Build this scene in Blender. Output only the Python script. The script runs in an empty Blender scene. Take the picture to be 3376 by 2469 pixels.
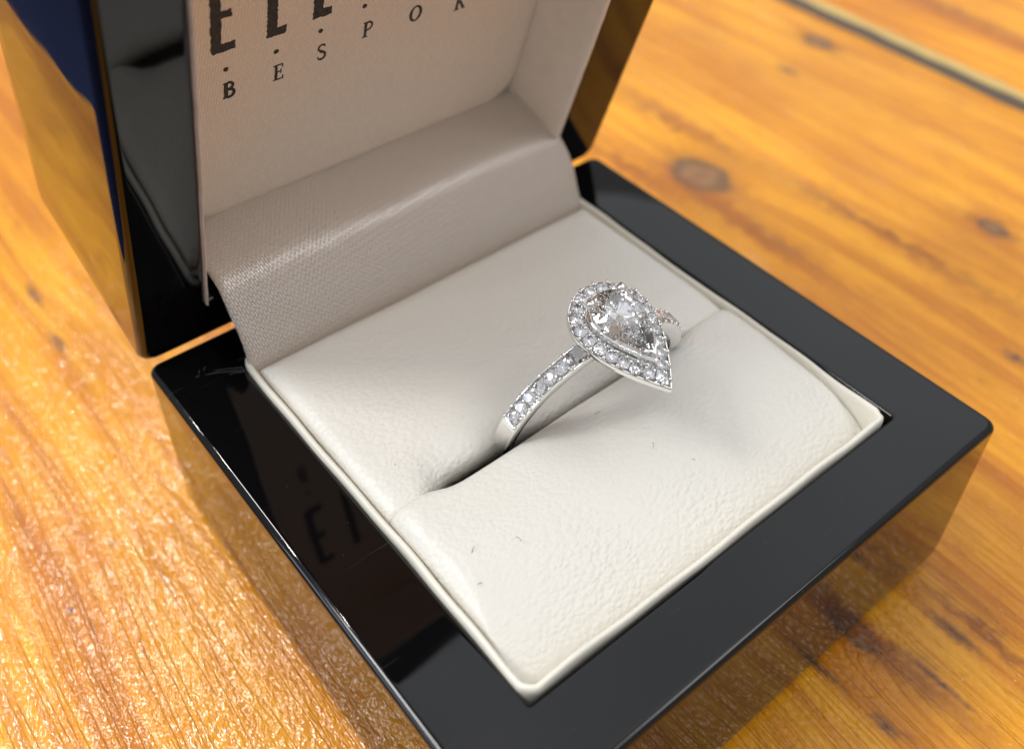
import bpy, bmesh, math, random
import numpy as np
from mathutils import Matrix, Vector

# All measures below are in units of 0.85 mm; G turns them into metres.
G = 0.00085
random.seed(7)
scene = bpy.context.scene
col = scene.collection
BW, BD, BH = 65.0, 61.74, 24.0          # box width, depth, height of the base
T0 = Vector((0, 0, BH))                  # box frame (top rim z = 0) -> world (table z = 0)

# ------------------------------------------------------------------ camera
cam_d = bpy.data.cameras.new('camera')
cam = bpy.data.objects.new('camera', cam_d)
col.objects.link(cam)
right = Vector((0.77556561, -0.63110803, 0.01416434))
down = Vector((-0.41014091, -0.52082335, -0.74868382))
fwd = Vector((0.4798775, 0.57484405, -0.66277591))
eye = (Vector((-18.80293549, -22.00359525, 79.9191495)) + T0) * G
m = Matrix.Identity(4)
for i in range(3):
    m[i][0] = right[i]; m[i][1] = -down[i]; m[i][2] = -fwd[i]; m[i][3] = eye[i]
cam.matrix_world = m
cam_d.sensor_fit = 'HORIZONTAL'
cam_d.sensor_width = 36.0
cam_d.lens = 3398.578 / 3376 * 36
cam_d.shift_x = -7.0 / 3376
cam_d.shift_y = -288.36 / 3376
cam_d.clip_start = 0.002
cam_d.clip_end = 50
cam_d.dof.use_dof = True
cam_d.dof.focus_distance = 97 * G
cam_d.dof.aperture_fstop = cam_d.lens / (1.7 * 0.85)
scene.camera = cam

# ------------------------------------------------------------------ world: dim even room light
world = bpy.data.worlds.new('World')
scene.world = world
world.use_nodes = True
wn = world.node_tree
bg = wn.nodes['Background']
wt = wn.nodes.new('ShaderNodeTexCoord')
ws = wn.nodes.new('ShaderNodeSeparateXYZ')
wr = wn.nodes.new('ShaderNodeValToRGB')
wn.links.new(wt.outputs['Generated'], ws.inputs[0])
wn.links.new(ws.outputs['Z'], wr.inputs[0])
wr.color_ramp.elements[0].position = 0.0
wr.color_ramp.elements[0].color = (0.36, 0.355, 0.35, 1)
wr.color_ramp.elements[1].position = 0.8
wr.color_ramp.elements[1].color = (0.62, 0.63, 0.65, 1)
wno = wn.nodes.new('ShaderNodeTexNoise')
wno.inputs['Scale'].default_value = 2.6
wno.inputs['Detail'].default_value = 2.0
wn.links.new(wt.outputs['Generated'], wno.inputs['Vector'])
wmr = wn.nodes.new('ShaderNodeMapRange')
wmr.inputs['From Min'].default_value = 0.35
wmr.inputs['From Max'].default_value = 0.65
wmr.inputs['To Min'].default_value = 0.72
wmr.inputs['To Max'].default_value = 1.28
wn.links.new(wno.outputs['Fac'], wmr.inputs['Value'])
wmx = wn.nodes.new('ShaderNodeVectorMath')
wmx.operation = 'SCALE'
wn.links.new(wr.outputs[0], wmx.inputs[0])
wn.links.new(wmr.outputs['Result'], wmx.inputs['Scale'])
wn.links.new(wmx.outputs[0], bg.inputs['Color'])
bg.inputs['Strength'].default_value = 1.0


def area(name, pos, target, sx, sy, radiance, color):
    d = bpy.data.lights.new(name, 'AREA')
    d.shape = 'RECTANGLE'
    d.size, d.size_y = sx * G, sy * G
    d.energy = radiance * math.pi * d.size * d.size_y
    d.color = color
    o = bpy.data.objects.new(name, d)
    col.objects.link(o)
    p = Vector(pos) * G
    o.location = p
    o.rotation_euler = (Vector(target) * G - p).to_track_quat('-Z', 'Y').to_euler()
    return o


# ceiling panel behind and to the left, window far on the left, a second ceiling panel further back
area('ceiling_lamp', (-760, 560, 1150), (32, 30, 20), 380, 330, 30.0, (1.0, 0.98, 0.955))
area('far_ceiling_lamp', (-60, 1150, 1500), (0, 40, 0), 380, 230, 34.0, (1.0, 0.96, 0.90))
area('ceiling_panel', (1050, 620, 1650), (30, 10, 0), 1500, 1300, 0.75, (0.95, 0.98, 1.0))
area('near_ceiling_lamp', (640, -560, 1250), (32, 40, 0), 520, 420, 5.5, (1.0, 0.97, 0.94))
area('window_light', (-1500, 700, 420), (0, 40, 0), 700, 600, 4.0, (0.72, 0.84, 1.0))

# small unseen lights, added for sparkle in the stones and glints on the varnish
for lx, ly, e in ((-330, 1060, 900), (210, 1180, 900), (-80, 820, 700), (-620, 260, 400), (-500, 1500, 900), (60, 1480, 900), (-210, 1290, 700), (-560, -420, 260), (-1000, -60, 400), (-420, 150, 300), (-130, -330, 160)):
    area('sparkle_light', (lx, ly, 1500), (0, 40, 0), 26, 26, e, (1.0, 0.96, 0.91))

scene.view_settings.view_transform = 'Standard'
scene.view_settings.look = 'None'
scene.view_settings.exposure = 0.0
scene.view_settings.gamma = 1.0
cy = scene.cycles
cy.use_denoising = True
cy.denoiser = 'OPENIMAGEDENOISE'
cy.max_bounces = 18
cy.diffuse_bounces = 5
cy.glossy_bounces = 8
cy.transmission_bounces = 16
cy.sample_clamp_indirect = 8.0
cy.caustics_reflective = False
cy.caustics_refractive = False

# ------------------------------------------------------------------ material helpers


class NT:
    def __init__(self, name):
        self.mat = bpy.data.materials.new(name)
        self.mat.use_nodes = True
        self.nt = self.mat.node_tree
        self.bsdf = self.nt.nodes['Principled BSDF']

    def node(self, typ, **kw):
        n = self.nt.nodes.new(typ)
        for k, v in kw.items():
            setattr(n, k, v)
        return n

    def link(self, a, b):
        self.nt.links.new(a, b)

    def set(self, sock, v):
        if hasattr(v, 'is_output'):
            self.link(v, sock)
        else:
            sock.default_value = v

    def math(self, op, a, b=None, c=None, clamp=False):
        n = self.node('ShaderNodeMath', operation=op, use_clamp=clamp)
        self.set(n.inputs[0], a)
        if b is not None:
            self.set(n.inputs[1], b)
        if c is not None:
            self.set(n.inputs[2], c)
        return n.outputs[0]

    def coords(self, kind='Object', scale=(1, 1, 1)):
        t = self.node('ShaderNodeTexCoord')
        mp = self.node('ShaderNodeMapping')
        k = 1.0 / G if kind == 'Object' else 1.0
        mp.inputs['Scale'].default_value = [s * k for s in scale]
        self.link(t.outputs[kind], mp.inputs[0])
        return mp.outputs[0]

    def noise(self, vec, scale, detail=2.0, rough=0.5, dist=0.0):
        n = self.node('ShaderNodeTexNoise')
        self.link(vec, n.inputs['Vector'])
        n.inputs['Scale'].default_value = scale
        n.inputs['Detail'].default_value = detail
        n.inputs['Roughness'].default_value = rough
        n.inputs['Distortion'].default_value = dist
        return n.outputs['Fac']

    def ramp(self, fac, stops, interp='LINEAR'):
        n = self.node('ShaderNodeValToRGB')
        n.color_ramp.interpolation = interp
        e = n.color_ramp.elements
        while len(e) < len(stops):
            e.new(0.5)
        for i, (p, c) in enumerate(stops):
            e[i].position = p
            e[i].color = c if len(c) == 4 else (*c, 1)
        self.link(fac, n.inputs[0])
        return n.outputs[0]

    def mix(self, fac, a, b):
        n = self.node('ShaderNodeMix', data_type='RGBA')
        self.set(n.inputs[0], fac)
        for s, v in ((n.inputs[6], a), (n.inputs[7], b)):
            self.set(s, v if hasattr(v, 'is_output') else (*v, 1) if len(v) == 3 else v)
        return n.outputs[2]

    def bump(self, h, strength, dist, normal=None):
        n = self.node('ShaderNodeBump')
        n.inputs['Strength'].default_value = strength
        n.inputs['Distance'].default_value = dist * G
        self.link(h, n.inputs['Height'])
        if normal is not None:
            self.link(normal, n.inputs['Normal'])
        return n.outputs[0]

    def p(self, **kw):
        for k, v in kw.items():
            self.set(self.bsdf.inputs[k.replace('_', ' ')], v if hasattr(v, 'is_output') or not isinstance(v, tuple) or len(v) == 4 else (*v, 1))


def mat_lacquer():
    t = NT('black_lacquer')
    v = t.coords()
    n = t.noise(v, 0.07, 4, 0.6)
    smear = t.ramp(n, [(0.45, (0, 0, 0)), (0.75, (1, 1, 1))])
    dust = t.noise(v, 1.7, 3, 0.7)
    spots = t.ramp(dust, [(0.0, (0, 0, 0)), (0.69, (0, 0, 0)), (0.74, (1, 1, 1))])
    mp = t.node('ShaderNodeMapping')
    mp.inputs['Rotation'].default_value = (0, 0, 0.9)
    mp.inputs['Scale'].default_value = (0.10, 3.2, 0.3)
    t.link(v, mp.inputs[0])
    scr = t.ramp(t.noise(mp.outputs[0], 1.0, 2, 0.5), [(0.0, (0, 0, 0)), (0.70, (0, 0, 0)), (0.76, (1, 1, 1))])
    mark = t.math('MAXIMUM', t.math('MULTIPLY', spots, 0.10), t.math('MULTIPLY', scr, 0.035))
    c = t.mix(mark, (0.0022, 0.0022, 0.0026), (0.25, 0.27, 0.3))
    t.p(Base_Color=c, Roughness=t.math('ADD', t.math('MULTIPLY_ADD', smear, 0.09, 0.018), t.math('MULTIPLY', mark, 2.0)))
    t.p(IOR=1.42)
    wob = t.noise(v, 0.06, 1)
    t.p(Normal=t.bump(wob, 0.35, 0.4))
    return t.mat


def mat_leather():
    t = NT('cream_leatherette')
    v = t.coords()
    warp = t.node('ShaderNodeTexNoise')
    t.link(v, warp.inputs['Vector'])
    warp.inputs['Scale'].default_value = 0.5
    warp.inputs['Detail'].default_value = 3
    add = t.node('ShaderNodeVectorMath', operation='MULTIPLY_ADD')
    t.link(warp.outputs['Color'], add.inputs[0])
    add.inputs[1].default_value = (0.8, 0.8, 0.8)
    t.link(v, add.inputs[2])
    vor = t.node('ShaderNodeTexVoronoi', feature='SMOOTH_F1')
    vor.inputs['Smoothness'].default_value = 0.35
    mp = t.node('ShaderNodeMapping')
    mp.inputs['Rotation'].default_value = (0, 0, math.radians(35))
    mp.inputs['Scale'].default_value = (1.0, 1.35, 1.2)
    t.link(add.outputs[0], mp.inputs[0])
    t.link(mp.outputs[0], vor.inputs['Vector'])
    vor.inputs['Scale'].default_value = 1.65
    amp = t.math('MULTIPLY_ADD', t.noise(v, 0.10, 2), 1.6, -0.1, clamp=True)
    cell = t.math('MULTIPLY', t.math('MULTIPLY', vor.outputs['Distance'], -1.0), amp)
    fold = t.noise(v, 0.9, 2, 0.5)
    h = t.math('ADD', cell, t.math('MULTIPLY', fold, 0.35))
    nrm = t.bump(h, 0.7, 0.15)
    tone = t.noise(v, 0.05, 2)
    t.p(Base_Color=t.mix(tone, (0.725, 0.705, 0.65), (0.755, 0.735, 0.68)), Roughness=0.42, Normal=nrm)
    t.p(Specular_IOR_Level=0.45)
    t.bsdf.inputs['Subsurface Weight'].default_value = 0.0
    return t.mat


def mat_piping():
    t = NT('cream_lining')
    v = t.coords()
    h = t.noise(v, 1.6, 3)
    t.p(Base_Color=(0.76, 0.73, 0.64), Roughness=0.5, Normal=t.bump(h, 0.25, 0.15))
    return t.mat


def mat_satin(name, base, rough, kind, weave, strength):
    t = NT(name)
    v = t.coords('UV')
    br = t.node('ShaderNodeTexBrick')
    mp = t.node('ShaderNodeMapping')
    t.link(v, mp.inputs[0])
    mp.inputs['Rotation'].default_value = (0, 0, math.radians(90 + 8))
    t.link(mp.outputs[0], br.inputs['Vector'])
    br.offset = 0.37
    br.inputs['Scale'].default_value = 1.0
    br.inputs['Brick Width'].default_value = weave[0]
    br.inputs['Row Height'].default_value = weave[1]
    br.inputs['Mortar Size'].default_value = weave[1] * 0.22
    br.inputs['Mortar Smooth'].default_value = 1.0
    br.inputs['Color1'].default_value = (1, 1, 1, 1)
    br.inputs['Color2'].default_value = (0.55, 0.55, 0.55, 1)
    br.inputs['Mortar'].default_value = (0, 0, 0, 1)
    h = br.outputs['Color']
    nrm = t.bump(h, strength, 0.2)
    n = t.noise(v, 0.22, 2)
    nrm = t.bump(n, 0.3, 0.5, nrm)
    c = t.mix(h, tuple(b * 0.91 for b in base), tuple(min(1, b * 1.07) for b in base))  # thread reflection put into the colour: paler threads, darker gaps
    t.p(Base_Color=c, Roughness=rough, Normal=nrm)
    t.bsdf.inputs['Sheen Weight'].default_value = 0.15
    t.bsdf.inputs['Specular IOR Level'].default_value = 0.6 if kind == 'satin' else 0.3
    if kind == 'satin':
        t.bsdf.inputs['Anisotropic'].default_value = 0.5
        t.bsdf.inputs['Coat Weight'].default_value = 1.0
        t.bsdf.inputs['Coat IOR'].default_value = 2.1
        t.bsdf.inputs['Coat Roughness'].default_value = 0.32
        t.link(nrm, t.bsdf.inputs['Coat Normal'])
    return t.mat


def mat_plain(name, color, rough=0.6, bump=0.0, bscale=1.0, metallic=0.0):
    t = NT(name)
    v = t.coords()
    n = t.noise(v, bscale, 3)
    c = t.mix(n, tuple(c * 0.9 for c in color), tuple(min(1, c * 1.08) for c in color))
    t.p(Base_Color=c, Roughness=rough, Metallic=metallic)
    if bump:
        t.p(Normal=t.bump(n, bump, 0.2))
    return t.mat


def mat_wood(knots, spots, streaks, seed):
    t = NT('varnished_pine')
    v = t.coords()
    sep = t.node('ShaderNodeSeparateXYZ')
    t.link(v, sep.inputs[0])
    x, y = sep.outputs[0], sep.outputs[1]

    def vec(sx, sy, off=0.0, xin=None):
        c = t.node('ShaderNodeCombineXYZ')
        t.link(t.math('MULTIPLY', xin if xin is not None else x, sx), c.inputs[0])
        t.link(t.math('MULTIPLY', y, sy), c.inputs[1])
        c.inputs[2].default_value = off + seed
        return c.outputs[0]
    wav = t.noise(vec(0.02, 0.006), 1.0, 2)
    xw = t.math('ADD', x, t.math('MULTIPLY', wav, 22.0))
    nk = t.noise(v, 0.35, 2)
    ns = t.noise(v, 1.2, 2)
    kmask = None
    kcore = None
    kedge = None
    for (kx, ky, r, ell) in knots:
        dx = t.math('SUBTRACT', x, kx)
        dy = t.math('MULTIPLY', t.math('SUBTRACT', y, ky), ell)
        d = t.math('SQRT', t.math('ADD', t.math('MULTIPLY', dx, dx), t.math('MULTIPLY', dy, dy)))
        d = t.math('ADD', d, t.math('MULTIPLY_ADD', nk, r * 0.7, -r * 0.35))
        f = t.math('POWER', 2.718, t.math('MULTIPLY', t.math('MULTIPLY', d, d), -1.0 / (1.8 * r) ** 2))
        # grain bends round the knot
        xw = t.math('ADD', xw, t.math('MULTIPLY', f, t.math('MULTIPLY', t.math('TANH', t.math('DIVIDE', dx, r * 0.7)), r * 1.6)))
        wave = t.math('SINE', t.math('ADD', t.math('MULTIPLY', d, 4.2 / r), t.math('MULTIPLY', nk, 5.0)))
        halo = t.math('MULTIPLY', f, t.math('MULTIPLY_ADD', wave, 0.25, 0.85))
        core = t.math('SUBTRACT', 1.0, t.math('DIVIDE', d, r), clamp=True)
        core = t.math('MULTIPLY', core, 3.0, clamp=True)
        edge = t.math('SUBTRACT', 1.0, t.math('MULTIPLY', t.math('ABSOLUTE', t.math('SUBTRACT', d, r * 0.8)), 3.2 / r), clamp=True)
        kedge = edge if kedge is None else t.math('MAXIMUM', kedge, edge)
        kmask = halo if kmask is None else t.math('MAXIMUM', kmask, halo)
        kcore = core if kcore is None else t.math('MAXIMUM', kcore, core)
    broad = t.noise(vec(0.055, 0.008, 3.1, xw), 1.0, 3, 0.55)
    rings = t.noise(vec(0.30, 0.010, 7.7, xw), 1.0, 3, 0.6)
    fine = t.noise(vec(1.9, 0.05, 1.3, xw), 1.0, 3, 0.6)
    blot = t.noise(vec(0.035, 0.02, 9.0), 1.0, 3, 0.6)
    g = t.math('ADD', t.math('MULTIPLY', broad, 0.35), t.math('ADD', t.math('MULTIPLY', rings, 0.45), t.math('MULTIPLY', fine, 0.20)))
    c = t.ramp(g, [(0.32, (0.33, 0.092, 0.005)), (0.43, (0.55, 0.192, 0.008)), (0.51, (0.73, 0.305, 0.012)), (0.62, (0.82, 0.385, 0.020))])
    c = t.mix(t.ramp(blot, [(0.42, (0, 0, 0)), (0.70, (0.6, 0.6, 0.6))]), c, (0.40, 0.125, 0.012))
    fleck = t.noise(vec(0.75, 0.22, 6.0), 1.0, 3, 0.65)
    c = t.mix(t.ramp(fleck, [(0.60, (0, 0, 0)), (0.74, (0.55, 0.55, 0.55))]), c, (0.30, 0.085, 0.012))
    c = t.mix(t.math('MULTIPLY', kmask, t.math('MULTIPLY_ADD', rings, 1.1, 0.15), clamp=True), c, (0.25, 0.065, 0.015))
    kc = t.mix(t.noise(v, 0.5, 3), (0.14, 0.06, 0.025), (0.30, 0.17, 0.08))
    c = t.mix(t.math('MULTIPLY', kcore, 0.85), c, kc)
    c = t.mix(t.math('MULTIPLY', kedge, 0.8), c, (0.085, 0.055, 0.03))
    for (sx_, sy_, r, ell) in spots:
        dx = t.math('SUBTRACT', x, sx_)
        dy = t.math('MULTIPLY', t.math('SUBTRACT', y, sy_), ell)
        d = t.math('SQRT', t.math('ADD', t.math('MULTIPLY', dx, dx), t.math('MULTIPLY', dy, dy)))
        d = t.math('ADD', d, t.math('MULTIPLY_ADD', ns, r * 1.2, -r * 0.6))
        s = t.math('SUBTRACT', 1.0, t.math('DIVIDE', d, r), clamp=True)
        c = t.mix(t.math('MULTIPLY', s, 1.0, clamp=True), c, (0.11, 0.055, 0.035))
    for (sx_, sy_, r, ell) in streaks:
        dx = t.math('ADD', t.math('SUBTRACT', x, sx_), t.math('MULTIPLY_ADD', nk, 5.0, -2.5))
        dy = t.math('MULTIPLY', t.math('SUBTRACT', y, sy_), ell)
        d2 = t.math('ADD', t.math('MULTIPLY', dx, dx), t.math('MULTIPLY', dy, dy))
        f = t.math('POWER', 2.718, t.math('MULTIPLY', d2, -1.0 / r ** 2))
        c = t.mix(t.math('MULTIPLY', f, t.math('MULTIPLY_ADD', rings, 1.2, 0.1), clamp=True), c, (0.24, 0.062, 0.014))
    # relief: raised latewood lines with narrow grooves, and the pimpled varnish
    line = t.noise(vec(0.42, 0.011, 5.0, xw), 1.0, 2, 0.5)
    tri = t.math('ABSOLUTE', t.math('SUBTRACT', t.math('FRACT', t.math('MULTIPLY', line, 9.0)), 0.5))
    groove = t.ramp(tri, [(0.0, (0, 0, 0)), (0.14, (1, 1, 1))], 'EASE')
    c = t.mix(t.math('MULTIPLY', t.math('SUBTRACT', 1.0, groove), 0.22), c, (0.36, 0.12, 0.02))
    pim = t.noise(vec(0.9, 0.30, 2.0, xw), 1.0, 1, 0.5)
    pim2 = t.noise(vec(2.4, 1.15, 4.0), 1.0, 1, 0.5)
    hh = t.math('ADD', t.math('MULTIPLY', groove, 0.07), t.math('ADD', t.math('MULTIPLY', pim, 0.22), t.math('MULTIPLY', pim2, 0.175)))
    n3 = t.bump(hh, 1.0, 1.0)
    t.p(Base_Color=c, Roughness=0.45, Normal=n3)
    t.bsdf.inputs['Specular IOR Level'].default_value = 0.05
    t.bsdf.inputs['Coat Weight'].default_value = 0.8
    t.bsdf.inputs['Coat Roughness'].default_value = 0.04
    t.link(n3, t.bsdf.inputs['Coat Normal'])
    return t.mat


def mat_metal():
    t = NT('white_gold')
    v = t.coords()
    n = t.noise(v, 1.5, 2)
    t.p(Base_Color=(0.90, 0.89, 0.875), Metallic=1.0, Roughness=t.math('MULTIPLY_ADD', n, 0.10, 0.06))
    return t.mat


def mat_diamond():
    t = NT('diamond')
    t.p(Base_Color=(1, 1, 1), Roughness=0.0, IOR=2.4)
    t.bsdf.inputs['Transmission Weight'].default_value = 1.0
    v = t.coords()
    t.p(Base_Color=t.mix(t.noise(v, 1.0), (1.0, 0.985, 0.99), (0.985, 0.99, 1.0)))
    return t.mat


def mat_ink():
    t = NT('black_print')
    v = t.coords()
    n = t.noise(v, 3.0, 3)
    t.p(Base_Color=t.ramp(n, [(0.35, (0.012, 0.010, 0.010)), (0.75, (0.05, 0.04, 0.035))]), Roughness=0.7)
    return t.mat


M_LAC = mat_lacquer()
M_LEA = mat_leather()
M_PIP = mat_piping()
M_SAT = mat_satin('cream_satin', (0.70, 0.60, 0.515), 0.40, 'satin', (0.70, 0.30), 0.9)
M_PAN = mat_satin('cream_woven_cloth', (0.80, 0.70, 0.60), 0.6, 'cloth', (0.62, 0.30), 0.6)
M_SIDE = mat_plain('cream_smooth_cloth', (0.78, 0.69, 0.60), 0.55, 0.15, 0.5)
M_MET = mat_metal()
M_DIA = mat_diamond()
M_INK = mat_ink()
M_LINT = mat_plain('grey_lint', (0.10, 0.09, 0.08), 0.9)
M_FRAY = mat_plain('grey_thread', (0.085, 0.10, 0.11), 0.6)
M_NAVY = mat_plain('navy_carpet', (0.02, 0.033, 0.12), 0.95, 0.4, 0.05)
M_FILL = mat_plain('pale_joint_filler', (0.46, 0.33, 0.12), 0.8, 0.3, 0.3)
M_GAP = mat_plain('grey_joint_dirt', (0.085, 0.062, 0.045), 0.9, 0.4, 0.5)

# ------------------------------------------------------------------ mesh helpers


def mesh(name, verts, faces, mat, smooth=True, uv=None, auto=None):
    me = bpy.data.meshes.new(name)
    me.from_pydata([(v[0] * G, v[1] * G, v[2] * G) for v in verts], [], faces)
    me.materials.append(mat)
    bm = bmesh.new()
    bm.from_mesh(me)
    bmesh.ops.recalc_face_normals(bm, faces=bm.faces)
    if auto is not None:
        for e in bm.edges:
            if len(e.link_faces) == 2 and e.calc_face_angle() > auto:
                e.smooth = False
    bm.to_mesh(me)
    bm.free()
    me.polygons.foreach_set('use_smooth', [smooth] * len(me.polygons))
    if uv is not None:
        lay = me.uv_layers.new(name='UVMap')
        for lp in me.loops:
            lay.data[lp.index].uv = uv[lp.vertex_index]
    return me


def obj(name, me, parent=None, mat4=None, **props):
    o = bpy.data.objects.new(name, me)
    col.objects.link(o)
    if parent is not None:
        o.parent = parent
    if mat4 is not None:
        o.matrix_local = mat4
    for k, v in props.items():
        o[k] = v
    return o


def tr(v):
    return Matrix.Translation(Vector(v) * G)


def rrect(x0, x1, y0, y1, r, n=6):
    pts = []
    for cx, cy_, a0 in ((x1 - r, y1 - r, 0), (x0 + r, y1 - r, 90), (x0 + r, y0 + r, 180), (x1 - r, y0 + r, 270)):
        for i in range(n + 1):
            a = math.radians(a0 + 90 * i / n)
            pts.append((cx + r * math.cos(a), cy_ + r * math.sin(a)))
    return pts


def loft(loops, cap0=False, cap1=False, closed=False):
    """loops: lists of 3D points with equal counts, each a closed ring."""
    n = len(loops[0])
    verts = [p for lp in loops for p in lp]
    faces = []
    L = len(loops)
    for i in range(L if closed else L - 1):
        j = (i + 1) % L
        for k in range(n):
            k2 = (k + 1) % n
            faces.append((i * n + k, i * n + k2, j * n + k2, j * n + k))
    if cap0:
        faces.append(tuple(range(n)))
    if cap1:
        faces.append(tuple((L - 1) * n + k for k in range(n)))
    return verts, faces


def tube(path, rad, seg=5):
    verts, faces = [], []
    P = [Vector(p) for p in path]
    for i, p in enumerate(P):
        d = (P[min(i + 1, len(P) - 1)] - P[max(i - 1, 0)]).normalized()
        a = d.orthogonal().normalized()
        b = d.cross(a)
        r = rad * (0.35 if i in (0, len(P) - 1) else 1.0)
        for k in range(seg):
            t = 2 * math.pi * k / seg
            verts.append(p + a * r * math.cos(t) + b * r * math.sin(t))
    for i in range(len(P) - 1):
        for k in range(seg):
            k2 = (k + 1) % seg
            faces.append((i * seg + k, i * seg + k2, (i + 1) * seg + k2, (i + 1) * seg + k))
    faces.append(tuple(range(seg)))
    faces.append(tuple((len(P) - 1) * seg + k for k in range(seg)))
    return verts, faces


def merge(parts):
    V, F = [], []
    for v, f in parts:
        o = len(V)
        V += list(v)
        F += [tuple(i + o for i in q) for q in f]
    return V, F


# ------------------------------------------------------------------ setting: table, floor
KNOTS = [(100.3, 70.7, 4.6, 0.75), (155.4, 88.6, 2.2, 0.6), (127.5, 31.0, 1.8, 0.6), (49.9, 0.2, 1.5, 0.4)]
SPOTS = [(-9.6, 62.1, 0.4, 0.6), (-16.7, 56.6, 0.55, 0.7), (-1.0, 111.3, 1.0, 0.25), (-2.0, 99.0, 0.9, 0.25),
         (58.3, -6.8, 1.1, 0.25), (43.5, -8.6, 0.9, 0.4), (43.3, 0.6, 0.8, 0.15), (52.0, -9.0, 0.6, 0.1), (141, 85, 1.5, 0.4), (103, 12, 1.4, 0.5), (77.5, 9.8, 0.9, 0.6)]
STREAKS = [(109.5, 84.0, 2.2, 0.11), (96.0, 57.0, 2.0, 0.10), (92.0, 80.0, 1.6, 0.12), (50.5, -5.0, 1.6, 0.13), (61.0, -9.0, 1.0, 0.12), (112, 40, 1.6, 0.06)]
M_WOOD = mat_wood(KNOTS, SPOTS, STREAKS, 0.0)
M_WOOD2 = mat_wood([(212, 118, 3.0, 0.7)], [(196, 96, 1.6, 0.5)], [(190, 80, 3.0, 0.08)], 4.0)

table = bpy.data.objects.new('table_top', None)
col.objects.link(table)
table['kind'] = 'structure'
table['label'] = 'honey coloured varnished pine table top under the ring box'
table['category'] = 'table'


def plank(x0, x1, mat, ch):
    loops = []
    for z, e in ((-26, 0), (-ch, 0), (-ch * 0.35, ch * 0.3), (0, ch)):
        loops.append([(p[0], p[1], z) for p in rrect(x0 + e, x1 - e, -420, 640, 1.5, 3)])
    V, F = loft(loops, True, True)
    return obj('plank', mesh('plank', V, F, mat, True, auto=0.5), table)


plank(-30.0, 167.0, M_WOOD, 0.9)
plank(169.6, 372.0, M_WOOD2, 0.9)
# the dirty joint and the pale worn strip along the far board's edge
V, F = [], []
ys = np.linspace(-400, 620, 220)
rn = random.Random(3)
for y in ys:
    a = rn.uniform(-0.25, 0.25)
    V += [(163.9 + a, y, -0.6), (164.1 + a, y, 0.03), (168.7 + a, y, -0.02)]
for i in range(len(ys) - 1):
    for k in range(2):
        F.append((i * 3 + k, i * 3 + k + 1, i * 3 + k + 4, i * 3 + k + 3))
obj('joint_dirt', mesh('joint_dirt', V, F, M_GAP), table)
V, F = [], []
for y in ys:
    a = rn.uniform(-0.35, 0.35)
    b = rn.uniform(-0.3, 0.5)
    V += [(168.1 + a, y, -1.2), (168.4 + a, y, 0.03), (170.9 + b, y, 0.05), (171.2 + b, y, -0.12)]
for i in range(len(ys) - 1):
    for k in range(3):
        F.append((i * 4 + k, i * 4 + k + 1, i * 4 + k + 5, i * 4 + k + 4))
obj('joint_filler', mesh('joint_filler', V, F, M_FILL), table)

V = [(-4000, -4000, -860), (4000, -4000, -860), (4000, 4000, -860), (-4000, 4000, -860)]
obj('floor', mesh('floor', V, [(0, 1, 2, 3)], M_NAVY, False), None, None, kind='structure')

# ------------------------------------------------------------------ ring box
BASE = Vector((BW / 2, BD / 2, -BH))      # box-frame point of the Empty
box = bpy.data.objects.new('ring_box', None)
col.objects.link(box)
box.location = (BASE + T0) * G
box.empty_display_size = 0.01
box['label'] = 'open black lacquered ring box with cream cushion and printed lid lining'
box['category'] = 'ring box'
TB = tr(-BASE)

CX0, CX1, CY0, CY1 = 8.05, 56.95, 7.45, 56.5   # cavity in the base


def shell(w, d, h, rb, cav, cdepth, rt=0.55, rc=1.3, flare=0.0):
    """lacquered tray: rounded closed side at -h, open rim at z = 0, with a cavity"""
    loops = []
    n = 7
    for i in range(n + 1):
        a = math.radians(90 * i / n)
        ins = rb * (1 - math.sin(a))
        z = -h + rb * (1 - math.cos(a))
        loops.append([(p[0], p[1], z) for p in rrect(ins, w - ins, ins + flare * z / h, d - ins, max(rc, rb - ins * 0.6) if rb > 4 else rc + (rb - ins) * 0.15, 6)])
    for f in (0.06, 0.3, 0.6, 0.85, 0.96, 0.99, 1.0):
        z = -h + rb + (h - rb - rt) * f
        loops.append([(p[0], p[1], z) for p in rrect(0, w, flare * z / h, d, loops_rc(rb, rc, f), 6)])
    for i in range(1, 10):
        a = math.radians(90 * i / 9)
        ins = rt * (1 - math.cos(a))
        loops.append([(p[0], p[1], -rt + rt * math.sin(a)) for p in rrect(ins, w - ins, ins, d - ins, rc - ins * 0.4, 6)])
    x0, x1, y0, y1 = cav
    for e in (.15, .4):
        loops.append([(p[0], p[1], 0) for p in rrect(rt + e, w - rt - e, rt + e, d - rt - e, rc - e, 6)])
    loops.append([(p[0], p[1], 0) for p in rrect(x0 - .55, x1 + .55, y0 - .55, y1 + .55, 0.7, 6)])
    loops.append([(p[0], p[1], 0) for p in rrect(x0 - .25, x1 + .25, y0 - .25, y1 + .25, 0.5, 6)])
    loops.append([(p[0], p[1], -0.08) for p in rrect(x0 - .07, x1 + .07, y0 - .07, y1 + .07, 0.42, 6)])
    loops.append([(p[0], p[1], -0.3) for p in rrect(x0, x1, y0, y1, 0.4, 6)])
    loops.append([(p[0], p[1], -cdepth) for p in rrect(x0, x1, y0, y1, 0.4, 6)])
    return loft(loops, True, True)


def loops_rc(rb, rc, t):
    a = max(rc, rb) if rb > 4 else rc + 0.0
    return a * (1 - t) + rc * t if rb > 4 else rc


V, F = shell(BW, BD, BH, 2.6, (CX0, CX1, CY0, CY1), 16.0, rt=0.7)
base = obj('base', mesh('base', V, F, M_LAC, True, auto=0.9), box, TB)

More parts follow.
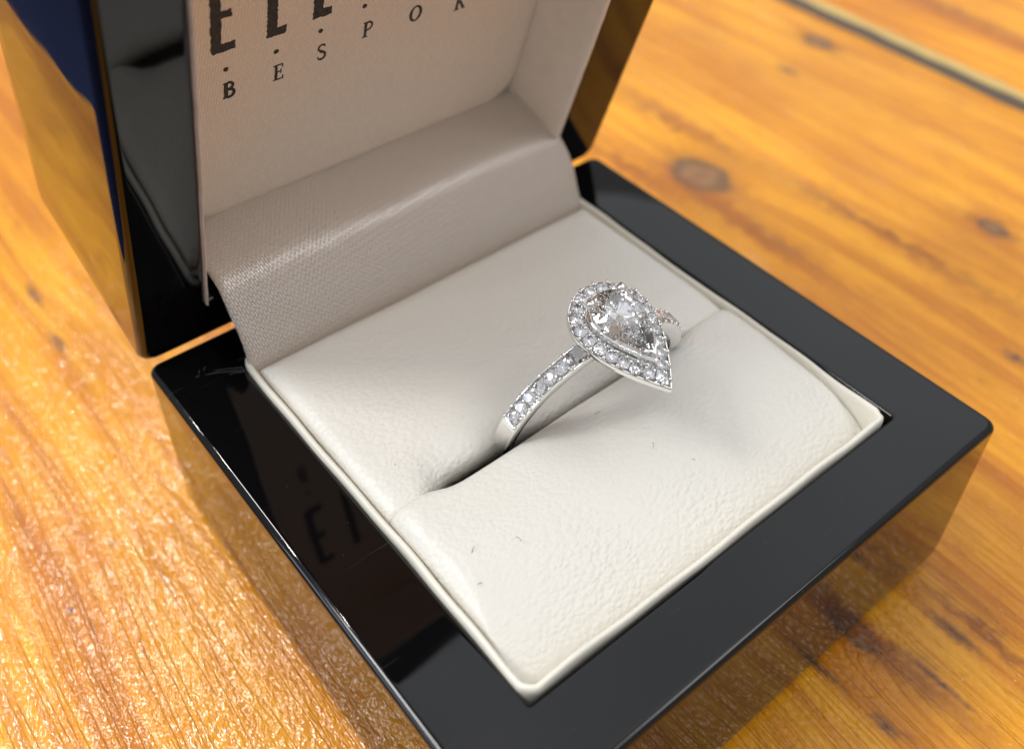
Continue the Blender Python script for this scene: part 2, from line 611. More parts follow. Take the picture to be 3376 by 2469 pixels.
# lid: its own frame, origin on the hinge edge, y up the rim, z out of the open side
TH = math.radians(71.5)
LO = Vector((-0.3, 61.7, 0.55))
LM = Matrix.Identity(4)
dy = Vector((0, -math.cos(TH), math.sin(TH)))
dz = Vector((1, 0, 0)).cross(dy)
for i in range(3):
    LM[i][0] = (1, 0, 0)[i]
    LM[i][1] = dy[i]
    LM[i][2] = dz[i]
    LM[i][3] = (LO - BASE)[i] * G
LCAV = (7.5, 56.2, 7.2, 55.2)
V, F = shell(BW, BD, 28.5, 5.0, LCAV, 14.0, rt=1.05, rc=1.8, flare=2.6)
lid = obj('lid', mesh('lid', V, F, M_LAC, True, auto=0.9), box, LM @ tr((0, -0.8, 0)))

# lid lining: three cloth walls round the panel, edges standing proud of the rim
x0, x1, y0, y1 = LCAV


def lid_wall(name, p0, p1, inward, z1=0.35, th=0.75, n=40):
    """cloth-covered card along p0->p1 (lid x,y); rounded edge at z1, down to the panel"""
    V, F, uv = [], [], []
    p0, p1, inward = Vector((*p0, 0)), Vector((*p1, 0)), Vector((*inward, 0))
    prof = [(0.05, -9.5), (0.05, z1 - .3), (0.18, z1 - .06), (th / 2, z1), (th - .14, z1 - .08), (th, z1 - .4), (th + .15, -3.0), (th + .55, -6.5), (th + 1.1, -9.5)]
    rr = random.Random(hash(name) % 1000)
    for i in range(n + 1):
        p = p0.lerp(p1, i / n)
        w = rr.uniform(-0.05, 0.05)
        for a, z in prof:
            q_ = p + inward * (a + (w if z > -1 else 0))
            V.append((q_.x, q_.y, z))
            uv.append((i / n * 48, z))
    k = len(prof)
    for i in range(n):
        for j in range(k - 1):
            F.append((i * k + j, i * k + j + 1, (i + 1) * k + j + 1, (i + 1) * k + j))
    return obj('lid_lining', mesh('lid_lining', V, F, M_SIDE, True, uv), lid)


lid_wall('l', (x0, y0 - 0.3), (x0, y1), (1, 0), th=0.42)
lid_wall('r', (x1, y0 - 0.3), (x1, y1), (-1, 0))
lid_wall('t', (x0, y1), (x1, y1), (0, -1))

# padded text panel
PX0, PX1, PY0, PY1, PZ = 8.6, 54.9, 7.6, 53.6, -8.0
N = 90
V, F, uv = [], [], []


def sdrr(x, y, x0, x1, y0, y1, r):
    cx, cy_ = (x0 + x1) / 2, (y0 + y1) / 2
    qx, qy = abs(x - cx) - (x1 - x0) / 2 + r, abs(y - cy_) - (y1 - y0) / 2 + r
    return r - (math.hypot(max(qx, 0), max(qy, 0)) + min(max(qx, qy), 0))


def panel_z(x, y):
    d = sdrr(x, y, PX0, PX1, PY0, PY1, 5.0)
    t_ = max(0.0, min(1.0, d / 1.8))
    return PZ - 1.3 + 1.3 * math.sqrt(max(0, 1 - (1 - t_) ** 2)) + (-1.0 if d < 0 else 0)


for j in range(N + 1):
    for i in range(N + 1):
        ex = lambda k: (math.sin((k / N - .5) * math.pi) * .5 + .5) * .6 + (k / N) * .4
        x = PX0 - 0.6 + (PX1 - PX0 + 1.2) * ex(i)
        y = PY0 - 0.6 + (PY1 - PY0 + 1.2) * ex(j)
        V.append((x, y, panel_z(x, y)))
        uv.append((x, y))
for j in range(N):
    for i in range(N):
        a = j * (N + 1) + i
        F.append((a, a + 1, a + N + 2, a + N + 1))
panel = obj('text_panel', mesh('text_panel', V, F, M_PAN, True, uv), box, LM, label='cream woven panel printed with black letters inside the lid')

# ---- printed letters (thin ink slabs on the panel)


def ink(name, outlines, cx, cy_, rough=0.0, seed=1):
    """outlines: list of quads/strips given as polygons in units, merged as thin slabs"""
    rr = random.Random(seed)
    V, F = [], []
    cy_ += 0.45
    z0, z1 = PZ - 0.02, PZ + 0.035
    for poly in outlines:
        pts = []
        m_ = len(poly)
        for i in range(m_):
            a, b = Vector(poly[i]), Vector(poly[(i + 1) % m_])
            k = max(1, int((b - a).length / 0.22)) if rough else 1
            for s in range(k):
                p = a.lerp(b, s / k)
                pts.append((p.x + rr.uniform(-rough, rough) + cx, p.y + rr.uniform(-rough, rough) + cy_))
        o = len(V)
        m_ = len(pts)
        V += [(p[0], p[1], z0) for p in pts] + [(p[0], p[1], z1) for p in pts]
        F.append(tuple(o + m_ + i for i in range(m_)))
        for i in range(m_):
            j = (i + 1) % m_
            F.append((o + i, o + j, o + m_ + j, o + m_ + i))
    return obj('printed_letter', mesh('printed_letter', V, F, M_INK, False), panel)


def stroke(pts, w):
    """polyline -> list of quads; w may be a list"""
    out = []
    ww = w if isinstance(w, (list, tuple)) else [w] * len(pts)
    P = [Vector(p) for p in pts]
    L, R = [], []
    for i, p in enumerate(P):
        d = (P[min(i + 1, len(P) - 1)] - P[max(i - 1, 0)]).normalized()
        nrm = Vector((-d.y, d.x))
        L.append(p + nrm * ww[i] / 2)
        R.append(p - nrm * ww[i] / 2)
    for i in range(len(P) - 1):
        out.append([L[i][:], L[i + 1][:], R[i + 1][:], R[i][:]])
    return out


def rect(x0, x1, y0, y1):
    return [[(x0, y0), (x1, y0), (x1, y1), (x0, y1)]]


def arc(cx, cy_, rx, ry, a0, a1, n=10):
    return [(cx + rx * math.cos(math.radians(a0 + (a1 - a0) * i / n)), cy_ + ry * math.sin(math.radians(a0 + (a1 - a0) * i / n))) for i in range(n + 1)]


HB = 9.0
bigE = rect(-1.25, -0.22, 0, HB) + rect(-0.22, 1.15, 0.0, 0.98) + rect(-0.22, 0.85, 3.95, 4.8) + rect(-0.22, 1.1, HB - .95, HB)
bigL = rect(-1.0, 0.05, 0, HB) + rect(0.05, 1.0, 0.0, 0.98)
ink('E', bigE, 14.5, 31.95, 0.07, 2)
ink('L', bigL, 19.85, 31.8, 0.07, 3)
ink('L', bigL, 24.7, 32.3, 0.07, 4)
h = 2.05
thick, thin = 0.36, 0.17
small = {
    'B': rect(-.5, -.08, 0, h) + rect(-.58, .1, 0, .13) + rect(-.58, .1, h - .13, h) + stroke([(-.1, h - .08)] + arc(.02, h * .77, .42, h * .21, 90, -90) + [(-.1, h * .54)], .30) + stroke([(-.1, h * .54)] + arc(.05, h * .29, .5, h * .25, 90, -90) + [(-.1, .08)], .34),
    'E': rect(-.38, -.08, 0, h) + rect(-.55, .55, 0, .14) + rect(-.55, .5, h - .14, h) + rect(-.08, .32, h * .5, h * .5 + .14) + rect(.44, .56, .1, .5) + rect(.4, .52, h - .5, h - .1) + rect(.25, .36, h * .38, h * .68),
    'S': stroke([(.40, h * .80), (.30, h * .93)] + arc(0, h * .76, .38, h * .21, 60, 200, 8) + [(0, h * .52)] + arc(.02, h * .26, .40, h * .24, 60, -120, 8) + [(-.36, h * .10), (-.42, h * .25)], [.12, .16] + [.22] * 9 + [.34] + [.26] * 9 + [.16, .12]),
    'P': rect(-.40, -.10, 0, h) + rect(-.58, .1, 0, .13) + rect(-.58, .0, h - .13, h) + stroke([(-.1, h - .08)] + arc(.05, h * .72, .45, h * .25, 90, -90) + [(-.1, h * .46)], .22),
    'O': stroke(arc(0, h * .5, .62, h * .47, 0, 360, 26), [.20 + .14 * abs(math.cos(math.radians(360 * i / 26))) for i in range(27)]),
    'K': rect(-.5, -.2, 0, h) + rect(-.66, -.02, 0, .13) + rect(-.66, -.02, h - .13, h) + stroke([(-.2, h * .45), (.5, h)], .16) + stroke([(-.05, h * .55), (.62, 0.02)], .3) + rect(.35, .8, 0, .12),
}
for ch, x, y, rot_ in (('B', 14.92, 25.8, 0), ('E', 20.2, 25.85, 0), ('S', 25.0, 26.55, 0), ('P', 30.25, 27.5, 0), ('O', 36.15, 27.4, 0), ('K', 42.0, 26.8, 0), ('E', 47.6, 26.8, 0)):
    ink(ch, small[ch], x, y, 0.022, ord(ch))
for x, y in ((14.67, 29.63), (19.9, 29.73), (24.7, 30.45), (29.55, 31.8), (35.8, 31.7), (41.6, 31.2), (47.2, 31.2)):
    ink('dot', [arc(0, 0, .27, .27, 0, 330, 11)], x, y, 0.03, int(x))

# ---- satin strip from lid to cushion
prof = [(69.0, 12.0), (67.0, 11.35), (65.0, 10.5), (63.0, 9.7), (61.2, 9.0), (59.9, 8.35), (58.9, 7.6), (58.1, 6.7), (57.3, 5.6), (56.6, 4.5), (55.95, 3.2), (55.4, 1.9), (54.9, 0.6), (54.5, -0.6), (54.1, -2.5), (53.9, -6.0)]


def catmull(P, k=5):
    out = []
    P = [Vector(p) for p in P]
    for i in range(len(P) - 1):
        a, b, c, d = P[max(i - 1, 0)], P[i], P[i + 1], P[min(i + 2, len(P) - 1)]
        for s in range(k):
            t_ = s / k
            out.append(0.5 * ((2 * b) + (c - a) * t_ + (2 * a - 5 * b + 4 * c - d) * t_ ** 2 + (3 * b - a - 3 * c + d) * t_ ** 3))
    out.append(P[-1])
    return out


pr = catmull(prof, 4)
V, F, uv = [], [], []
nx = 60
al = 0.0
for j, p in enumerate(pr):
    if j:
        al += (p - pr[j - 1]).length
    for i in range(nx + 1):
        u = i / nx
        lft = 8.75 + 0.04 * math.sin(j * .35)
        rgt = 56.15 - 0.1 * math.sin(j * .3 + 1)
        x = lft + (rgt - lft) * u
        sag = 0.22 * math.sin(u * math.pi * 1.0) * math.sin(min(1, j / len(pr)) * math.pi)
        V.append((x, p.x + sag * 0.7, p.y - sag * 0.5 + 0.06 * math.sin(u * 9 + j * .1)))
        uv.append((x, al))
for j in range(len(pr) - 1):
    for i in range(nx):
        a = j * (nx + 1) + i
        F.append((a, a + 1, a + nx + 2, a + nx + 1))
satin = obj('satin_strip', mesh('satin_strip', V, F, M_SAT, True, uv), box, TB)
sm = satin.modifiers.new('thickness', 'SOLIDIFY')
sm.thickness = 0.18 * G
sm.offset = 0

# ---- raised lining edge round the cushion
rr = random.Random(5)
loops = []
LX0, LX1, LY0, LY1 = 8.25, 56.45, 7.62, 56.3
for ins, z, r in ((0.02, -4, 1.5), (0.0, -0.1, 1.5), (0.05, 0.26, 1.45), (0.18, 0.46, 1.35), (0.36, 0.53, 1.2), (0.54, 0.44, 1.05), (0.66, 0.2, .95), (0.72, -0.2, .9), (0.8, -1.4, .9), (0.9, -6, .9)):
    pts = rrect(LX0 + ins, LX1 - ins, LY0 + ins, LY1 - ins, r, 8)
    dense = []
    for i in range(len(pts)):
        a, b = pts[i], pts[(i + 1) % len(pts)]
        dl = math.hypot(a[0] - b[0], a[1] - b[1])
        k = 40 if dl > 10 else 1
        for s in range(k):
            f = s / k
            dense.append((a[0] + (b[0] - a[0]) * f, a[1] + (b[1] - a[1]) * f))
    out = []
    for i, (x, y) in enumerate(dense):
        wz = 0.07 * math.sin(i * .31) + 0.05 * math.sin(i * .83 + 1)
        wx = 0.07 * math.sin(i * .23 + 2) + 0.05 * math.sin(i * .71)
        cxm, cym = x - (LX0 + LX1) / 2, y - (LY0 + LY1) / 2
        if abs(cxm) > abs(cym):
            x += wx
        else:
            y += wx
        out.append((x, y, z + (wz if z > -1 else 0)))
    loops.append(out)
V, F = loft(loops)
obj('lining_edge', mesh('lining_edge', V, F, M_PIP, True), box, TB)

# ---- the two cushion pads
SX0, SX1 = 9.2, 55.45


def slot_gap(x):
    t_ = max(0.0, min(1.0, (x - 12.5) / 5.0)) * max(0.0, min(1.0, (51.0 - x) / 6.0))
    far = max(0.0, min(1.0, (x - 23.0) / 8.0))
    return 0.04 + (1.45 - 0.6 * far) * (t_ * t_ * (3 - 2 * t_))


def prof_q(d, R):
    t_ = max(0.0, min(1.0, d / R))
    return math.sqrt(max(0.0, 1 - (1 - t_) ** 2))


def smin(a, b, k):
    h_ = max(0.0, min(1.0, 0.5 + 0.5 * (b - a) / k))
    return b + (a - b) * h_ - k * h_ * (1 - h_)


def wob(x, y, s=0):
    return math.sin(x * .21 + s) * math.sin(y * .27 + 1.3 * s) * .5 + math.sin(x * .43 + y * .31 + s) * .3


def pad(name, label, yb, front):
    nx, ny = 130, 84
    V, F = [], []
    for j in range(ny + 1):
        for i in range(nx + 1):
            u, w = i / nx, j / ny
            us = u * .5 + (math.sin((u - .5) * math.pi) * .5 + .5) * .5
            wsn = w * .5 + (math.sin((w - .5) * math.pi) * .5 + .5) * .5
            x = SX0 + (SX1 - SX0) * us
            if front:
                ya, yb_ = yb, 29.0 - slot_gap(x) * .45
            else:
                ya, yb_ = 29.05 + slot_gap(x) * .95, yb
            y = ya + (yb_ - ya) * wsn
            ds = min(x - SX0, SX1 - x)
            da, db = y - ya, yb_ - y
            if front:
                nf = max(0.0, min(1.0, 1 - da / 15.0))
                kk = 0.66 - 0.26 * nf
                side = kk + (1 - kk) * prof_q(ds, 2.4 + 3.2 * nf)
                t13 = max(0.0, min(1.0, da / 14.0))
                fr = 0.35 * prof_q(da, 14.0) + 0.65 * math.sin(t13 * math.pi / 2)
                zz = smin(side, fr, 0.07)
                sl = prof_q(db, 1.9)
                z = -3.7 + 5.4 * zz
                z = z - (1 - sl) * (0.6 + 1.1 * min(1, slot_gap(x)))
            else:
                side = 0.45 + 0.55 * prof_q(ds, 2.6)
                bk = prof_q(db, 3.0)
                zz = smin(side, bk, 0.16)
                sl = prof_q(da, 6.0)
                z = -1.5 + 2.7 * zz - (1 - sl) * (0.7 + 1.7 * min(1, slot_gap(x)))
            z += 0.10 * wob(x, y, 1 if front else 2) * min(1, ds / 3)
            V.append((x, y, z))
    for j in range(ny):
        for i in range(nx):
            a = j * (nx + 1) + i
            F.append((a, a + 1, a + nx + 2, a + nx + 1))
    # skirt
    ring_ = [i for i in range(nx + 1)] + [(j + 1) * (nx + 1) - 1 for j in range(1, ny + 1)] + [ny * (nx + 1) + i for i in range(nx - 1, -1, -1)] + [j * (nx + 1) for j in range(ny - 1, 0, -1)]
    n_ = len(ring_)
    prev = ring_
    for zb, und in ((-2.6, 0.0), (-3.4, 1.6), (-13.0, 3.2)):
        o = len(V)
        for k in ring_:
            x, y, z = V[k]
            slot = abs(y - 29.05) < 2.2
            if slot:
                y += und * min(1.0, slot_gap(x)) * (-1 if front else 1)
            V.append((x, y, min(zb, z - .05)))
        cur = [o + k for k in range(n_)]
        for k in range(n_):
            k2 = (k + 1) % n_
            F.append((prev[k], prev[k2], cur[k2], cur[k]))
        prev = cur
    return obj(name, mesh(name, V, F, M_LEA, True, auto=1.2), box, TB, label=label)


pad('cushion_pad', 'front half of the cream cushion, plumper towards the viewer', 8.7, True)
pad('cushion_pad', 'rear half of the cream cushion below the satin strip', 54.1, False)

# ---- frayed threads of the lining on the back left rim
rr = random.Random(11)
parts = []
for a, b, lift in (((8.25, 55.0), (5.3, 56.75), .03), ((8.25, 54.7), (4.4, 56.7), .03), ((8.2, 54.4), (6.4, 55.2), .03), ((3.9, 56.9), (3.5, 57.0), .01), ((4.3, 57.6), (4.0, 57.2), .01), ((5.0, 57.8), (4.6, 57.3), .01)):
    P = []
    for i in range(9):
        f = i / 8
        P.append((a[0] + (b[0] - a[0]) * f + rr.uniform(-.08, .08), a[1] + (b[1] - a[1]) * f + rr.uniform(-.08, .08), 0.03 + lift * math.sin(f * math.pi) + .05 * (1 - f)))
    parts.append(tube(P, 0.026))
V, F = merge(parts)
obj('frayed_threads', mesh('frayed_threads', V, F, M_FRAY), box, TB, kind='stuff')

# ------------------------------------------------------------------ the ring
RO, RH, RW = 11.75, 2.66, 1.95
RM3 = Matrix(((0.9960403, 0.0441276, -0.0771782), (-0.0615534, 0.9686875, -0.2405322), (0.0641474, 0.2443303, 0.967568)))
RC = Vector((34.489, 29.347, 0.054))
ring = bpy.data.objects.new('diamond_ring', None)
col.objects.link(ring)
rm = RM3.to_4x4()
org = RC + RM3 @ Vector((0, 0, -RO)) + T0
rm.translation = org * G
ring.matrix_world = rm
ring['label'] = 'white metal ring with pear shaped diamond and halo standing in the cushion slot'
ring['category'] = 'ring'
TRG = tr((0, 0, RO))          # ring-centre frame inside the Empty's frame

# band: channel section that fades to a plain shank lower down
NB = 200
loops = []
for i in range(NB):
    a = 2 * math.pi * i / NB
    deg = abs((math.degrees(a) + 180) % 360 - 180)
    ch = max(0.0, min(1.0, (67.0 - deg) / 2.5))           # 1 where stones are set
    w = RW / 2 * (1.0 - 0.18 * max(0, (deg - 66) / 114))
    dep = 0.55 * ch
    ro = RO - 0.12
    ri = RO - 1.55 + 0.25 * max(0, (deg - 66) / 114)
    e = 0.14
    sec = [(-w * .85, ri), (w * .85, ri), (w, ri + .25), (w, ro - .1), (w - .05, ro), (w - e, ro), (w - e - .06, ro - dep), (0, ro - dep + .06 * (1 - ch)), (-w + e + .06, ro - dep), (-w + e, ro), (-w + .05, ro), (-w, ro - .1), (-w, ri + .25)]
    loops.append([(r * math.sin(a), y, r * math.cos(a)) for y, r in sec])
V, F = loft(loops, closed=True)
band = obj('band', mesh('band', V, F, M_MET, True, auto=0.7), ring, TRG)


def pear_pt(r, L, s, p=1.7):
    """s in [0,1) round the outline, starting at the tip; returns x, y (tip at y=-L)"""
    n = 240
    key = (r, L, p)
    if key not in PC:
        pts = []
        for k in range(81):
            f = 1 - k / 80
            pts.append((r * (1 - f ** p), -L * f))
        for k in range(1, 80):
            t_ = math.pi / 2 - math.pi * k / 80
            pts.append((r * math.sin(t_), r * math.cos(t_)))
        for k in range(81):
            f = k / 80
            pts.append((-r * (1 - f ** p), -L * f))
        cum = [0]
        for a, b in zip(pts[:-1], pts[1:]):
            cum.append(cum[-1] + math.hypot(a[0] - b[0], a[1] - b[1]))
        PC[key] = (np.array(pts), np.array(cum))
    pts, cum = PC[key]
    x = np.interp((s % 1.0) * cum[-1], cum, pts[:, 0])
    y = np.interp((s % 1.0) * cum[-1], cum, pts[:, 1])
    return float(x), float(y)


PC = {}
HR, HL = 4.26, 8.8


def pear_loop(d, z, n=120):
    """outline moved inward by d"""
    return [(*pear_pt(HR - d, HL - 1.75 * d, k / n), z) for k in range(n)]


HW = 1.66                                   # halo width
TH_ = TRG @ tr((0, 0.15, RO + RH))          # halo frame: z = 0 on its top face
sec = [(0.25, -1.15), (0.0, -0.85), (0.0, -0.26), (0.05, -0.18), (0.13, -0.18), (0.18, -0.7), (HW - .18, -0.7), (HW - .13, -0.18), (HW - .04, -0.18), (HW, -0.26), (HW, -0.95), (HW - .15, -1.15)]
loops = [pear_loop(d, z) for d, z in sec]
V, F = loft(loops, closed=True)
halo = obj('halo', mesh('halo', V, F, M_MET, True, auto=0.7), ring, TH_)

# basket under the head: lower pear rail, bearing wall below the centre stone, cathedral arms
V, F = loft([pear_loop(d, z) for d, z in ((1.60, 0.15), (1.76, 0.15), (1.92, -0.5), (2.1, -2.2), (1.9, -2.2), (1.66, -0.6))], closed=True)
obj('basket', mesh('basket', V, F, M_MET, True, auto=0.7), ring, TH_)
for sgn in (-1, 1):
    P = []
    for k in range(9):
        f = k / 8
        a = math.radians(33 - 20 * f)
        r = RO - 1.1 + (RH - 0.1) * f ** 2.2
        P.append((sgn * r * math.sin(a), 0, r * math.cos(a)))
    loops = []
    for p in P:
        d = Vector((p[0], 0, p[2])).normalized()
        loops.append([(p[0] + d.x * b, y, p[2] + d.z * b) for y, b in ((-.62, -.28), (.62, -.28), (.62, .28), (-.62, .28))])
    V, F = loft(loops, True, True)
    obj('cathedral_arm', mesh('cathedral_arm', V, F, M_MET, True, auto=0.6), ring, TRG)


def gem(out, table_k, crown, pav, girdle=0.03, star=0.78, low=0.26, n=8, keel=None):
    """brilliant-cut mesh: out(i) gives 2n girdle points about the origin"""
    V, F = [], []
    m_ = 2 * n
    Gp = [out(i) for i in range(m_)]
    gu = [len(V) + i for i in range(m_)]
    V += [(x, y, girdle) for x, y in Gp]
    gl = [len(V) + i for i in range(m_)]
    V += [(x, y, -girdle) for x, y in Gp]
    T = [len(V) + k for k in range(n)]
    V += [(Gp[2 * k][0] * table_k, Gp[2 * k][1] * table_k, crown) for k in range(n)]
    Mi = [len(V) + k for k in range(n)]
    V += [(Gp[2 * k + 1][0] * star, Gp[2 * k + 1][1] * star, girdle + (crown - girdle) * .60) for k in range(n)]
    def kpt(y):
        if not keel:
            return (0.0, 0.0, -pav)
        q_ = min(range(len(keel)), key=lambda i: abs(keel[i] - y * 0.62))
        return (0.0, keel[q_], -pav * (1 - 0.16 * abs(keel[q_])))
    Nn = [len(V) + k for k in range(n)]
    for k in range(n):
        gx, gy = Gp[2 * k + 1]
        kx, ky, kz = kpt(gy)
        V.append((kx + (gx - kx) * low, ky + (gy - ky) * low, kz * (1 - low * .93)))
    kv, K = {}, []
    for k in range(n):
        p_ = kpt(Gp[2 * k][1])
        if p_ not in kv:
            kv[p_] = len(V)
            V.append(p_)
        K.append(kv[p_])
    F.append(tuple(T))
    for k in range(n):
        a, b = 2 * k, 2 * k + 1
        d = (2 * k + 2) % m_
        k1, km = (k + 1) % n, (k - 1) % n
        F.append((T[k], T[k1], Mi[k]))
        F.append((T[k], Mi[km], gu[a])); F.append((T[k], gu[a], Mi[k]))
        F.append((Mi[k], gu[a], gu[b])); F.append((Mi[k], gu[b], gu[d]))
        F.append((K[k], Nn[km], gl[a])); F.append((K[k], gl[a], Nn[k]))
        if K[k] != K[k1]:
            F.append((K[k], Nn[k], K[k1]))
        F.append((Nn[k], gl[a], gl[b])); F.append((Nn[k], gl[b], gl[d]))
        F.append((gu[a], gu[b], gl[b], gl[a])); F.append((gu[b], gu[d], gl[d], gl[b]))
    return V, F


# centre stone
SR, SL = 2.5, 5.5


def pear_dir(i):
    t_ = -math.pi / 2 + i * math.pi / 12         # i = 0 at the tip
    dx, dy_ = math.cos(t_), math.sin(t_)
    if dy_ >= -1e-6:
        return SR * dx, SR * dy_
    lo, hi = 0.0, SL * 1.2
    for _ in range(50):
        md = (lo + hi) / 2
        x, y = abs(md * dx), -md * dy_
        inside = y < SL and x < SR * (1 - (y / SL) ** 1.7)
        lo, hi = (md, hi) if inside else (lo, md)
    return lo * dx, lo * dy_


V, F = gem(pear_dir, 0.54, 0.75, 2.3, 0.05, 0.77, 0.34, n=12, keel=(0.0, -1.0, -2.0, -3.2))
CG = 1.25
stone = obj('centre_diamond', mesh('centre_diamond', V, F, M_DIA, False), ring, TH_ @ tr((0.12, -0.2, CG)), label='large pear shaped diamond')

# raised gallery rail round the stone
loops = []
for f, z in ((1.10, CG - .72), (1.12, CG - .50), (1.08, CG - .36), (1.02, CG - .34), (0.99, CG - .50), (1.0, CG - .72)):
    loops.append([(pear_pt(SR, SL, k / 80)[0] * f, pear_pt(SR, SL, k / 80)[1] * f, z) for k in range(80)])
V, F = loft(loops, closed=True)
obj('gallery_rail', mesh('gallery_rail', V, F, M_MET, True, auto=0.9), ring, TH_ @ tr((0.12, -0.2, 0)))

# prongs on the centre stone
def prong(p, ang, rad=0.24):
    x, y = p
    d = Vector((math.cos(ang), math.sin(ang), 0))
    b = Vector((x, y, 0))
    path = [b * .72 + Vector((0, 0, -2.0)), b * .95 + Vector((0, 0, -.4)), b * 1.03 + d * .10 + Vector((0, 0, .55)), b * 1.03 + d * .10 + Vector((0, 0, CG + .05)), b * 1.0 + Vector((0, 0, CG + .30)), b * .93 - d * .08 + Vector((0, 0, CG + .42))]
    vs, fs = [], []
    pts = catmull([(q[0], q[1], q[2]) for q in path], 4)
    n_ = len(pts)
    for i, q_ in enumerate(pts):
        t_ = (pts[min(i + 1, n_ - 1)] - pts[max(i - 1, 0)]).normalized()
        a = t_.orthogonal().normalized()
        c_ = t_.cross(a)
        r = rad * (1 if i < n_ - 3 else (0.9, 0.7, 0.3)[i - n_ + 3])
        for k in range(10):
            th = 2 * math.pi * k / 10
            vs.append(q_ + a * r * math.cos(th) + c_ * r * math.sin(th))
    for i in range(n_ - 1):
        for k in range(10):
            k2 = (k + 1) % 10
            fs.append((i * 10 + k, i * 10 + k2, (i + 1) * 10 + k2, (i + 1) * 10 + k))
    fs.append(tuple(range(10)))
    fs.append(tuple((n_ - 1) * 10 + k for k in range(10)))
    bm = bmesh.new()
    bmesh.ops.create_icosphere(bm, subdivisions=2, radius=0.48)
    c_ = b * 1.03 + Vector((0, 0, CG + .35))
    o = len(vs)
    vs += [c_ + Vector((q.co.x, q.co.y, q.co.z * .9)) for q in bm.verts]
    fs += [tuple(o + q.index for q in f_.verts) for f_ in bm.faces]
    bm.free()
    return obj('prong', mesh('prong', vs, fs, M_MET, True), ring, TH_ @ tr((0.12, -0.2, 0)))


for deg in (45, 135):
    prong((SR * math.cos(math.radians(deg)), SR * math.sin(math.radians(deg))), math.radians(deg), 0.27)
# V-shaped tip prong
tipy = -SL
vs, fs = merge([loft([[(x + s * 0.0 + sx * (.02 if k else 0), tipy + sy + .0, z) for sx, sy in ((0, 0),)] for k, z in ((0, 0),)]) for x, s in ()])
parts = []
for s in (-1, 1):
    e0 = Vector((0, tipy - .15, 0))
    e1 = Vector((s * 0.62, tipy + 1.05, 0))
    nrm = Vector((-(e1 - e0).y, (e1 - e0).x, 0)).normalized() * (-s)
    loops = []
    for z, of, ln in ((-1.6, -.35, .9), (0.2, .0, 1), (CG + .1, .12, 1), (CG + .34, .05, .95), (CG + .40, -.12, .85)):
        a, b = e0 + nrm * -of * 0 + Vector((0, -of, 0)), e0.lerp(e1, ln) - nrm * of
        loops.append([(a.x, a.y, z), (b.x, b.y, z), (b.x - nrm.x * -.30, b.y - nrm.y * -.30, z), (a.x, a.y + .42, z)])
    parts.append(loft(loops, True, True))
vs, fs = merge(parts)
obj('prong', mesh('prong', vs, fs, M_MET, False), ring, TH_ @ tr((0.12, -0.2, 0)), label='pointed prong at the tip of the pear')

# small round brilliants
def round_out(r):
    return lambda i: (r * math.cos(i * math.pi / 8), r * math.sin(i * math.pi / 8))


V, F = gem(round_out(0.71), 0.56, 0.235, 0.60, 0.02)
ME_SM = mesh('small_diamond', V, F, M_DIA, False)
bmv, bmf = [], []
bm = bmesh.new()
bmesh.ops.create_icosphere(bm, subdivisions=2, radius=0.22 * G)
ME_BEAD = bpy.data.meshes.new('bead')
bm.to_mesh(ME_BEAD)
bm.free()
ME_BEAD.materials.append(M_MET)
ME_BEAD.polygons.foreach_set('use_smooth', [True] * len(ME_BEAD.polygons))

rr = random.Random(21)
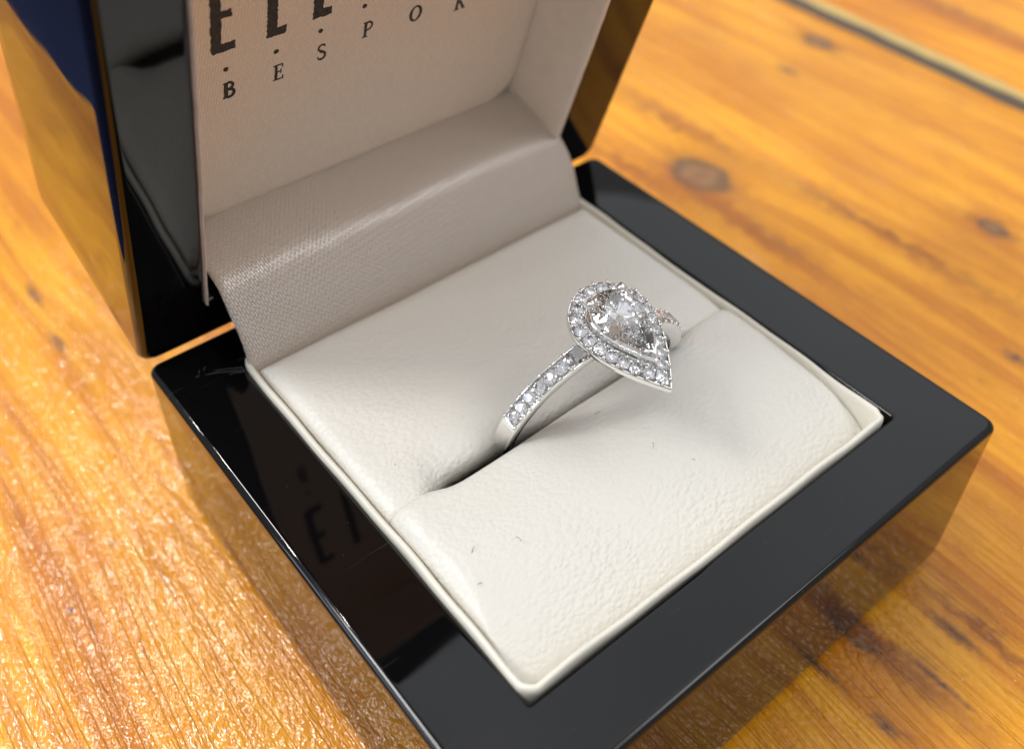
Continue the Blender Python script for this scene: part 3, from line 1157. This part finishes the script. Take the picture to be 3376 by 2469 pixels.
# stones along both shoulders
for sgn in (-1, 1):
    angs = [62.6 - 6.95 * k for k in range(8)]
    for k, deg in enumerate(angs):
        a = math.radians(deg) * sgn
        p = Vector((RO * math.sin(a), 0, RO * math.cos(a)))
        rot = Matrix.Rotation(a, 4, 'Y')
        jit = Matrix.Rotation(rr.uniform(0, .78), 4, 'Z') @ Matrix.Rotation(rr.uniform(-.09, .09), 4, 'X') @ Matrix.Rotation(rr.uniform(-.09, .09), 4, 'Y')
        obj('small_diamond', ME_SM, band, tr(p) @ rot @ tr((0, 0, 0.0)) @ jit)
    for k in range(9):
        a = math.radians(62.6 + 3.47 - 6.95 * k) * sgn
        for y in (-RW / 2 + .16, RW / 2 - .16):
            r = RO + 0.0
            obj('bead', ME_BEAD, band, tr((r * math.sin(a), y, r * math.cos(a))))
# stones and beads round the halo
NH = 22
for k in range(NH):
    s = (k + 0.0) / NH
    d = HW / 2
    x, y = pear_pt(HR - d, HL - 1.75 * d, s)
    if k == 0:
        y += 0.15
    jit = Matrix.Rotation(rr.uniform(0, .78), 4, 'Z') @ Matrix.Rotation(rr.uniform(-.1, .1), 4, 'X') @ Matrix.Rotation(rr.uniform(-.1, .1), 4, 'Y')
    obj('small_diamond', ME_SM, halo, tr((x, y, 0.0)) @ jit)
    s2 = (k + 0.5) / NH
    for d in (0.17, HW - 0.17):
        x, y = pear_pt(HR - d, HL - 1.75 * d, s2)
        obj('bead', ME_BEAD, halo, tr((x, y, 0.0)))

# ------------------------------------------------------------------ lint on the cushion
rr = random.Random(9)
parts = []
for px, py, pz, ln in ((32.6, 25.6, 1.75, .7), (35.5, 15.4, 1.6, .5), (10.7, 27.3, .9, .8), (16.4, 19.4, 1.75, .8), (13.1, 21.0, 1.6, .7), (11.0, 17.9, 1.2, .6), (13.0, 33.6, 1.0, .4), (33.9, 19.6, 1.7, .7), (37.0, 40.0, 1.2, .4)):
    a = rr.uniform(0, 6.28)
    cur = rr.uniform(-.9, .9)
    P = []
    q_ = Vector((px, py))
    for i in range(6):
        P.append((q_.x, q_.y, pz + .08 + .12 * math.sin(i)))
        q_ = q_ + Vector((math.cos(a), math.sin(a))) * ln / 5
        a += cur / 2.5
    parts.append(tube(P, 0.024, 4))
V, F = merge(parts)
obj('lint', mesh('lint', [Vector(v) + T0 for v in V], F, M_LINT), None, None, kind='stuff', label='a few tiny dark lint fibres on the cream cushion', category='lint')
